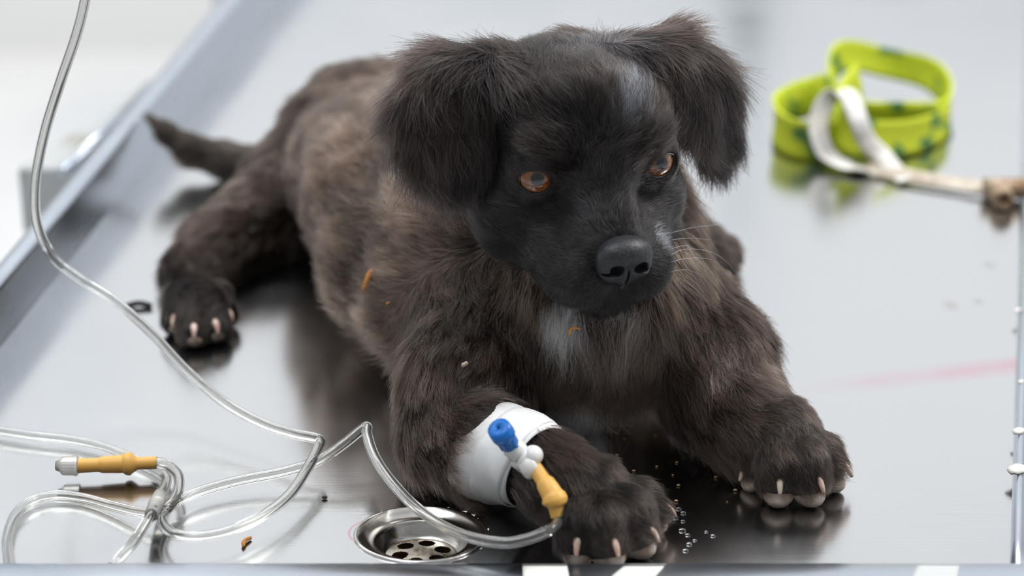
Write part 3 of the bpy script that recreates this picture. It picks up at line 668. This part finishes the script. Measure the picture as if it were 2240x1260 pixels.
nN, lN, bNn = nodes(M_neon); w_ = nN.new('ShaderNodeTexNoise'); w_.inputs['Scale'].default_value = 45; w_.inputs['Detail'].default_value = 1
wr = nN.new('ShaderNodeValToRGB'); wr.color_ramp.elements[0].position = .30; wr.color_ramp.elements[1].position = .40; wr.color_ramp.elements[0].color = (.10, .26, .06, 1); wr.color_ramp.elements[1].color = (.70, .80, .03, 1)
tcn = nN.new('ShaderNodeTexCoord'); lN.new(tcn.outputs['Object'], w_.inputs[0]); lN.new(w_.outputs[0], wr.inputs[0]); lN.new(wr.outputs[0], bNn.inputs['Base Color'])
wv = nN.new('ShaderNodeTexWave'); wv.inputs['Scale'].default_value = 160; wv.bands_direction = 'Z'; bpn = nN.new('ShaderNodeBump'); bpn.inputs['Strength'].default_value = .5; bpn.inputs['Distance'].default_value = .001
lN.new(tcn.outputs['Object'], wv.inputs[0]); lN.new(wv.outputs[0], bpn.inputs['Height']); lN.new(bpn.outputs[0], bNn.inputs['Normal'])
hz = G(1900, 330); har = empty('dog_harness', hz, label='neon yellow green mesh dog harness with white strap lying behind the puppy', cat='harness')
def gz(u, v, z): return G(u, v, z)
cx = G(1962, 300); loop = []; ups = []; wds = []
for t in np.linspace(0, 2*math.pi, 60):
    x = cx[0]+.040*math.cos(t); y = cx[1]+.052*math.sin(t)+.045; back_ = (math.sin(t)+1)/2
    z = .013+back_**2*(.018-.012*math.cos(t-.5))+.003*math.sin(3*t)
    loop.append((x, y, z)); ups.append((0.15*math.cos(t), .35*math.sin(t), 1)); wds.append(.027-.006*back_)
under(mesh('mesh_band', *ribbon(loop, wds, ups, .002), M_neon, har), har)
p1 = [gz(2080, 262, .010), gz(2040, 285, .012), gz(1980, 302, .013), gz(1910, 305, .016), gz(1860, 290, .02), gz(1840, 265, .025), gz(1850, 225, .032), gz(1880, 190, .036)]
under(mesh('mesh_band', *ribbon(catmull(p1, 8), np.linspace(.02, .034, 57), [(0, .3, 1)]*57, .002), M_neon, har), har)
p2 = [gz(1850, 305, .012), gz(1800, 310, .012), gz(1740, 305, .013), gz(1700, 282, .014), gz(1695, 250, .016), gz(1730, 226, .018), gz(1780, 210, .022), gz(1810, 205, .028), gz(1820, 240, .02), gz(1835, 290, .013)]
under(mesh('mesh_band', *ribbon(catmull(p2, 8), .026, [(0, .2, 1)]*73, .002), M_neon, har), har)
p3 = [gz(1905, 372, .003), gz(1850, 362, .004), gz(1808, 335, .009), gz(1790, 285, .022), gz(1800, 235, .034), gz(1830, 205, .042), gz(1858, 212, .042), gz(1878, 262, .032), gz(1898, 310, .018), gz(1930, 340, .010), gz(1962, 378, .004), gz(1985, 395, .003)]
under(mesh('strap', *ribbon(catmull(p3, 8), .0125, [(1, .1, -.1)]*17+[(1, .3, .2)]*72, .0014), M_strap, har, label='white webbing strap'), har)
p4 = [gz(1895, 368, .003), gz(1980, 385, .004), gz(2080, 402, .004), gz(2170, 412, .005), gz(2250, 408, .006)]
under(mesh('strap', *ribbon(catmull(p4, 8), .0135, [(.1, 1, .3)]*33, .0014), M_beige, har, label='dirty beige webbing strap'), har)
bc = gz(2190, 428, .007)
under(mesh('buckle', *merge(turned(bc+np.array([0, .004, 0]), bc+np.array([0, -.010, .001]), [(0, .0001), (0, .0058), (.1, .0068), (.9, .0068), (1, .0055), (1, .0030), (.6, .0028), (.6, .0001)], 24), turned(gz(2150, 412, .007), gz(2250, 412, .008), [(0, .0001), (0, .0066), (1, .0066), (1, .0001)], 16)), M_buckle, har, label='small rust brown metal buckle'), har)

# ------------------------------------------------------------------ small loose bits
def shard(name, u, v, L, W, ang, mt, lab, cat, onbody=False, group=None, off=.0015, z=.0008, bend=.3, th=.45):
    p = hit2(u, v, off) if onbody else G(u, v, z); R_ = np.array([math.cos(ang), 0, math.sin(ang)]) if onbody else np.array([math.cos(ang), math.sin(ang), 0])
    nrm = unit(Cc-p) if onbody else np.array([0, 0, 1.]); sd = unit(np.cross(nrm, R_)); path = [p+R_*L*(t-.5)+sd*bend*L*math.sin(math.pi*t)*.5+nrm*L*.08*math.sin(math.pi*t) for t in np.linspace(0, 1, 9)]
    ww = [W*max(.15, math.sin(math.pi*min(max(t, .06), .94))**.6)*(1+.25*math.sin(9*t)) for t in np.linspace(0, 1, 9)]
    return mesh(name, *ribbon(path, np.array(ww), [sd]*9, W*th, 2), mt, label=lab, cat=cat, group=group)
shard('dry_leaf_shred', 806, 616, .0145, .0042, math.radians(72), M_orange, 'orange shred of dry leaf stuck on the fur of the puppy flank', 'leaf', True, off=.010, bend=.08)
shard('dry_leaf_shred', 1258, 728, .0065, .0014, math.radians(35), M_orange, 'thin orange curl stuck below the white bib', 'leaf', True, off=.010, bend=.8)
shard('dry_leaf_shred', 849, 664, .002, .0012, .5, M_orange, 'tiny orange fleck on the puppy flank under the larger shred', 'leaf', True, off=.010)
shard('wood_chip', 1018, 798, .0032, .0024, .6, noisecol(mat('pale_chip', (.6, .5, .4), .8), (.5, .40, .32), (.75, .66, .58), 300), 'pale crumb caught in the fur above the bandaged leg', 'crumb', True, off=.010)
shard('wood_chip', 541, 1187, .0090, .0020, 1.25, M_orange, 'small orange brown splinter on the steel left of the drain', 'splinter')
mesh('crumb', *blob(G(710, 1088, 0.00066), np.array([0.00143, 0.0011, 0.00077]), np.eye(3), 8), M_dark, label='dark brown crumb between the clear tube and the drain', cat='crumb')
mesh('crumb', *blob(G(1432, 888, 0.00078), np.array([0.00169, 0.0013, 0.00091]), np.eye(3), 8), M_chip, label='tan crumb on the steel between the front legs', cat='crumb')
shard('twig', 302, 672, .0150, .0042, .1, mat('dark_twig', (.025, .018, .022), .6), 'dark plum coloured twig beside the stretched rear paw', 'twig', z=.0010)
crs = [(1130+rng.uniform(130, 480), rng.uniform(900, 1120)) for _ in range(70)]; k_ = 0
for u, v in crs:
    p = hit2(u, v)
    if p[2] > .002 or k_ >= 24: continue
    k_ += 1; r = rng.uniform(.00035, .0009)
    mesh('crumb', *blob(p+np.array([0, 0, r*.7]), np.array([r*1.3, r, r*.7]), np.eye(3), 6), M_chip, label='tiny tan crumb scattered on the steel between the front paws', cat='crumb', group='crumbs between the front paws')
for u, v in [(1463, 1107), (1485, 1113), (1495, 1122), (1478, 1132), (1494, 1140), (1493, 1160), (1505, 1170), (1508, 1190), (1500, 1204), (1520, 1182), (1545, 1163), (1560, 1172)]:
    r = rng.uniform(.0007, .0015)
    mesh('water_droplet', *blob(G(u, v, r*.25), np.array([r*1.2, r, r*.5]), np.eye(3), 12), M_water, label='clear water droplet on the steel beside the claws of the bandaged paw', cat='droplet', group='droplets beside the bandaged paw')
fl = mat('paint_flake', (.85, .83, .78), .8)
for (u, v, L, W, lab) in [(2229, 680, .006, .003, 'cream flake on the side rim level with the far rear paw'), (2236, 836, .004, .003, 'tan flake on the side rim level with the pink mark'), (2233, 945, .007, .006, 'white flake on the side rim just above the largest flake'), (2232, 1030, .010, .009, 'largest white flake on the side rim near the front corner')]:
    shard('paint_flake', u, v, L, W, .8, fl, lab, 'flake', z=.0062, th=.12)
# ---- fur : strands rooted on the body, laid along a flow field, gathered in small tufts
FP = {  # length, lift, dark colour, light colour, share of light, density, tuft pull
 K_FACE: (.0045, .20, (0.0028, 0.0026, 0.0030), (0.0160, 0.0136, 0.0136), .40, 1.6, .35),
 K_SKULL: (.0090, .30, (0.0036, 0.0030, 0.0030), (0.0288, 0.0208, 0.0176), .42, 1.3, .70),
 K_EAR: (.0130, .34, (0.0034, 0.0028, 0.0030), (0.0336, 0.0224, 0.0184), .32, 1.2, .80),
 K_NECK: (.0155, .50, (0.0096, 0.0060, 0.0044), (0.0680, 0.0416, 0.0304), .45, 1.0, .80),
 K_BODY: (.0125, .46, (0.0192, 0.0116, 0.0080), (0.0880, 0.0560, 0.0408), .5, .9, .75),
 K_LEG: (.0100, .42, (0.0076, 0.0048, 0.0038), (0.0544, 0.0344, 0.0264), .42, 1.1, .75),
 K_PAW: (.0045, .24, (0.0044, 0.0032, 0.0028), (0.0336, 0.0216, 0.0168), .4, 1.6, .40),
 K_TAIL: (.0065, .25, (0.0080, 0.0056, 0.0040), (0.0360, 0.0256, 0.0200), .35, 1.3, .3)}
def wob(X, sc, seed, n=6):
    r = np.random.default_rng(seed); o = np.zeros(X.shape)
    for _ in range(n):
        k = r.normal(size=(3, 3))*sc; ph = r.uniform(0, 6.28, 3); o += np.sin(X@k.T+ph)
    return o/math.sqrt(n/2)
def build_fur(total):
    Vv, Q = bv, bq; tri = np.cross(Vv[Q[:, 2]]-Vv[Q[:, 0]], Vv[Q[:, 3]]-Vv[Q[:, 1]]); ar = np.linalg.norm(tri, axis=1)*.5; fn = unit(tri)
    # smooth vertex normals
    vn = np.zeros_like(Vv)
    for c in range(4): np.add.at(vn, Q[:, c], tri)
    vn = unit(vn)
    add = [p for p in prims if p['op'] == 'u']; W = np.zeros(len(Vv)); FL = np.zeros((len(Vv), 3)); KW = np.zeros((len(Vv), 8))
    Vf = Vv.astype(np.float32)
    for p in add:
        m = ((Vf > p['lo']) & (Vf < p['hi'])).all(1); idx_ = np.nonzero(m)[0]
        if not len(idx_): continue
        d = pdist(p, Vv[idx_]); w = np.exp(-np.abs(d)/.0025)+1e-9; f = np.broadcast_to(p['flow'], (len(idx_), 3))
        if p['fur'] in (K_FACE, K_SKULL): f = unit(Vv[idx_]-NOSE)
        FL[idx_] += f*w[:, None]; KW[idx_, p['fur']] += w
    KW /= KW.sum(1, keepdims=True)+1e-12; FL = unit(FL)
    par = np.array([[*FP[k][:2], *FP[k][2], *FP[k][3], *FP[k][4:]] for k in range(8)])   # 8 x 11
    vp = KW@par
    vis = np.clip(((Cc-Vv)*vn).sum(1)/np.linalg.norm(Cc-Vv, axis=1)*2+1.0, .12, 1)
    dens = vp[:, 9-1+1]*vis
    # bare places: eyes, nose, pads, claws
    def mask(c, r, soft=.0015):
        dd = np.linalg.norm(Vv-c, axis=1); return np.clip((dd-r)/soft, 0, 1)
    lenk = np.ones(len(Vv))
    for s, ec, ed, ea, eb in eyes:
        q = Vv-ec; x, y, z = q@ea/g, q@eb/g, q@ed/g; e_ = np.sqrt((x/.84)**2+(y/.64)**2); near = z > 0
        dens = np.where(near, dens*np.clip((e_-1)*6, 0, 1), dens); lenk = np.where(near, lenk*np.clip(.25+(e_-1)*.7, .25, 1), lenk)
    q = Vv-H(0, NU, NF+.1); x, y, z = q@hL/g, q@hU/g, q@hF/g; e_ = np.sqrt((x/1.12)**2+(y/.85)**2+(z/.9)**2); dens *= np.clip((e_-1)*8, 0, 1)
    lenk *= np.clip(.45+.10*np.linalg.norm(Vv-NOSE, axis=1)/g, .45, 1)**(KW[:, K_FACE]+KW[:, K_SKULL])
    for tip, dn, rr in pads:
        c = tip-dn*rr*.1; c = np.array([c[0], c[1], rr*.45]); dens *= mask(c, rr*.72, .002)
    dens *= np.clip((Vv[:, 2]-.0025)/.003, 0, 1)
    dens *= bandage_mask(Vv)
    for s in (-1, 1):
        mp_ = catmull([H(*p) for p in [(0, -2.9, 6.2), (0, -3.75, 6.0), (s*.7, -3.98, 5.85), (s*1.5, -4.05, 5.3), (s*2.3, -3.85, 4.3)]], 8)
        dmin = np.min(np.linalg.norm(Vv[:, None]-mp_[None], axis=2), axis=1) if len(Vv) < 1 else np.full(len(Vv), 9.)
        nearm = np.nonzero(np.linalg.norm(Vv-H(0, -3.6, 5), axis=1) < .05)[0]; dmin[nearm] = np.linalg.norm(Vv[nearm][:, None]-mp_[None], axis=2).min(1)
        dens *= np.clip((dmin-.0007)/.0012, .02, 1)
    fw = ar*dens[Q].mean(1); fi = rng.choice(len(Q), int(total), p=fw/fw.sum()); n = len(fi)
    b = rng.random((n, 2)); u_, v_ = b[:, :1], b[:, 1:]
    w4 = np.stack([(1-u_)*(1-v_), u_*(1-v_), u_*v_, (1-u_)*v_], 1)[..., 0]
    def samp(A): return (A[Q[fi]]*w4.reshape(n, 4, *([1]*(A.ndim-1)))).sum(1)
    R0 = samp(Vv); N0 = unit(samp(vn)); F0 = samp(FL); vpS = samp(vp); kw = samp(KW); lk = samp(lenk)
    F0 = F0+.35*wob(R0, 60, 3)*.5+.25*wob(R0, 190, 4)*.5+rng.normal(size=(n, 3))*.10
    T0 = unit(F0-N0*(F0*N0).sum(1, keepdims=True))
    L = vpS[:, 0]*lk*rng.uniform(.65, 1.25, n)*(1+.25*wob(R0, 120, 9)[:, 0]*.5); L = np.maximum(L, .0012); lift = vpS[:, 1]*(1+.3*rng.normal(size=n)); pull = vpS[:, 10]
    # light/dark mix
    t = np.clip(vpS[:, 8]+.33*wob(R0, 70, 11)[:, 0]*.6+.22*wob(R0, 260, 12)[:, 1]*.6+rng.normal(size=n)*.22, 0, 1)[:, None]
    col = vpS[:, 2:5]*(1-t)+vpS[:, 5:8]*t
    pat = np.zeros((n, 1), bool); col *= rng.uniform(.6, 1.4, (n, 1))
    for c, r, cc, am, lf in patches:
        dd = np.linalg.norm((R0-c)/np.array(r), axis=1); m = (np.clip(1.25-dd, 0, 1)**.6*am > rng.random(n))
        col[m] = np.array(cc)*rng.uniform(.6, 1.25, (m.sum(), 1)); L[m] *= lf; pat[m] = True
    # tufts at two scales: tips gather at the centre of a jittered cell and each cell leans its own way
    def h3(c, k): q = np.sin(c@np.array([[12.9898, 78.233, 37.719], [39.346, 11.135, 83.155], [73.156, 52.235, 9.151]])+k*17.3)*43758.5453; return q-np.floor(q)-.5
    wp = R0+.0012*wob(R0, 300, 21)
    big = np.where(L > .009, .0075, np.where(L > .0055, .0050, .0030))[:, None]; cb = np.floor(wp/big); hb = h3(cb, 1)
    sm_ = np.where(L > .009, .0026, np.where(L > .0055, .0019, .0013))[:, None]; cs = np.floor(wp/sm_); hs = h3(cs, 2)
    dvb = (cb+.5+.5*hb)*big-R0; dvs = (cs+.5+.6*hs)*sm_-R0; dv_ = dvb*.40+dvs*.60; dv_ -= N0*(dv_*N0).sum(1, keepdims=True)
    jit = h3(cb, 3)*.75+hs*.45; jit -= N0*(jit*N0).sum(1, keepdims=True); T0 = unit(T0+jit*np.clip(pull, .2, 1)[:, None]); lift = lift*(1+.9*h3(cb, 4)[:, 0]+.5*hs[:, 1]); L = L*(1+.35*h3(cb, 5)[:, 1]+.25*hs[:, 0])
    tone = np.clip(1+1.0*h3(cb, 6)[:, 0]+1.1*h3(cs, 7)[:, 0], .25, 2.2)[:, None]; col = np.clip(col*np.where(pat, 1, tone), 0, 1)
    NP = 5; ts_ = np.linspace(0, 1, NP)[None, :, None]
    D = unit(T0+N0*np.maximum(lift, .06)[:, None]*1.3); Lx = L[:, None, None]
    pts = R0[:, None]+Lx*(ts_*D[:, None]+ts_**2*(.35*T0-.22*N0*np.clip(lift, .1, 1)[:, None]+np.array([0, 0, -.10]))[:, None])+dv_[:, None]*(ts_**1.3)*pull[:, None, None]
    cur = unit(np.cross(N0, T0))*rng.normal(size=(n, 1))*.12; pts += (cur[:, None]*np.sin(ts_*3.1)*Lx)
    pts[..., 2] = np.maximum(pts[..., 2], .0006)
    rad = (np.linspace(1, .12, NP)**.8)[None]*(.00006+.0045*L)[:, None]
    rad = np.minimum(rad, .00014)
    hc = bpy.data.hair_curves.new('fur'); hc.add_curves([NP]*n); hc.position_data.foreach_set('vector', pts.astype(np.float32).ravel())
    ra = hc.attributes.get('radius') or hc.attributes.new('radius', 'FLOAT', 'POINT'); ra.data.foreach_set('value', rad.astype(np.float32).ravel())
    ca = hc.attributes.new('fur_colour', 'FLOAT_COLOR', 'CURVE'); ca.data.foreach_set('color', np.hstack([col, np.ones((n, 1))]).astype(np.float32).ravel())
    m = bpy.data.materials.new('fur'); m.use_nodes = True; nt = m.node_tree; nt.nodes.remove(nt.nodes['Principled BSDF'])
    hb = nt.nodes.new('ShaderNodeBsdfHairPrincipled'); hb.parametrization = 'COLOR'; hb.inputs['Roughness'].default_value = .25; hb.inputs['Radial Roughness'].default_value = .55
    at = nt.nodes.new('ShaderNodeAttribute'); at.attribute_name = 'fur_colour'; nt.links.new(at.outputs['Color'], hb.inputs['Color']); nt.links.new(hb.outputs[0], nt.nodes['Material Output'].inputs['Surface'])
    hc.materials.append(m); o = bpy.data.objects.new('fur', hc); link(o, puppy); return o
patches = []
def patch(u, v, r, col, am=.9, lf=1.0):
    p, _ = hit(u, v)
    if p is not None: patches.append((p, r if isinstance(r, tuple) else (r, r, r), col, am, lf))
W_ = (.93, .93, .92)
patch(1226, 692, (.0095, .03, .0085), W_, 2.2, .9); patch(1320, 735, (.020, .03, .012), (.20, .175, .165), .45, 1.0); patch(1400, 715, (.012, .03, .010), (.17, .15, .145), .45)
patch(1290, 880, (.011, .03, .011), W_, 1.6, 1.5); patch(1375, 684, (.011, .01, .0035), (.36, .33, .31), .8)
patch(1395, 180, (.013, .02, .016), (.13, .15, .19), .7, .8); patch(1385, 245, (.012, .02, .010), (.17, .20, .26), .7, .7); patch(1300, 110, (.02, .02, .006), (.07, .08, .10), .6, .8)  # bluish sheen on forehead and crown, painted into the strand colour
patch(1447, 520, (.004, .006, .013), (.30, .34, .40), .8); patch(1095, 872, (.012, .01, .009), (.22, .20, .22), .6, .6); patch(1570, 795, .009, (.30, .26, .23), .6, .9)  # the first paints glossy wet streaks on the cheek as pale strands
patch(1300, 470, (.012, .01, .010), (.075, .080, .09), .55); patch(1415, 400, (.004, .006, .006), (.16, .18, .22), .6)  # the second is a wet highlight below the eye, put into strand colour
M_wh = mat('whisker', (.55, .57, .6), .3)
def whisk(pts, parent=puppy, r=.00012):
    p0 = hit(*pts[0])[0]
    if p0 is None: p0 = H(2.2, -2.6, 4.6)
    y0 = p0[1]; path = [p0]+[P(u, v, y0+.012*i) for i, (u, v) in enumerate(pts[1:], 1)]
    q = catmull(path, 8); tube('whisker', q, np.linspace(1, .25, len(q))*r, M_wh, parent, 5)
whisk([(1462, 560), (1500, 545), (1560, 553), (1605, 590), (1625, 640)]); whisk([(1462, 575), (1505, 565), (1560, 570), (1600, 610)])
whisk([(1465, 510), (1520, 497), (1575, 490), (1612, 472)]); whisk([(1465, 525), (1510, 521), (1556, 525)]); whisk([(1462, 595), (1500, 590), (1535, 602)])
whisk([(1465, 545), (1510, 540), (1560, 600), (1605, 655)]); whisk([(1460, 615), (1485, 625), (1510, 655)])
if FUR > 0: build_fur(520000*FUR)
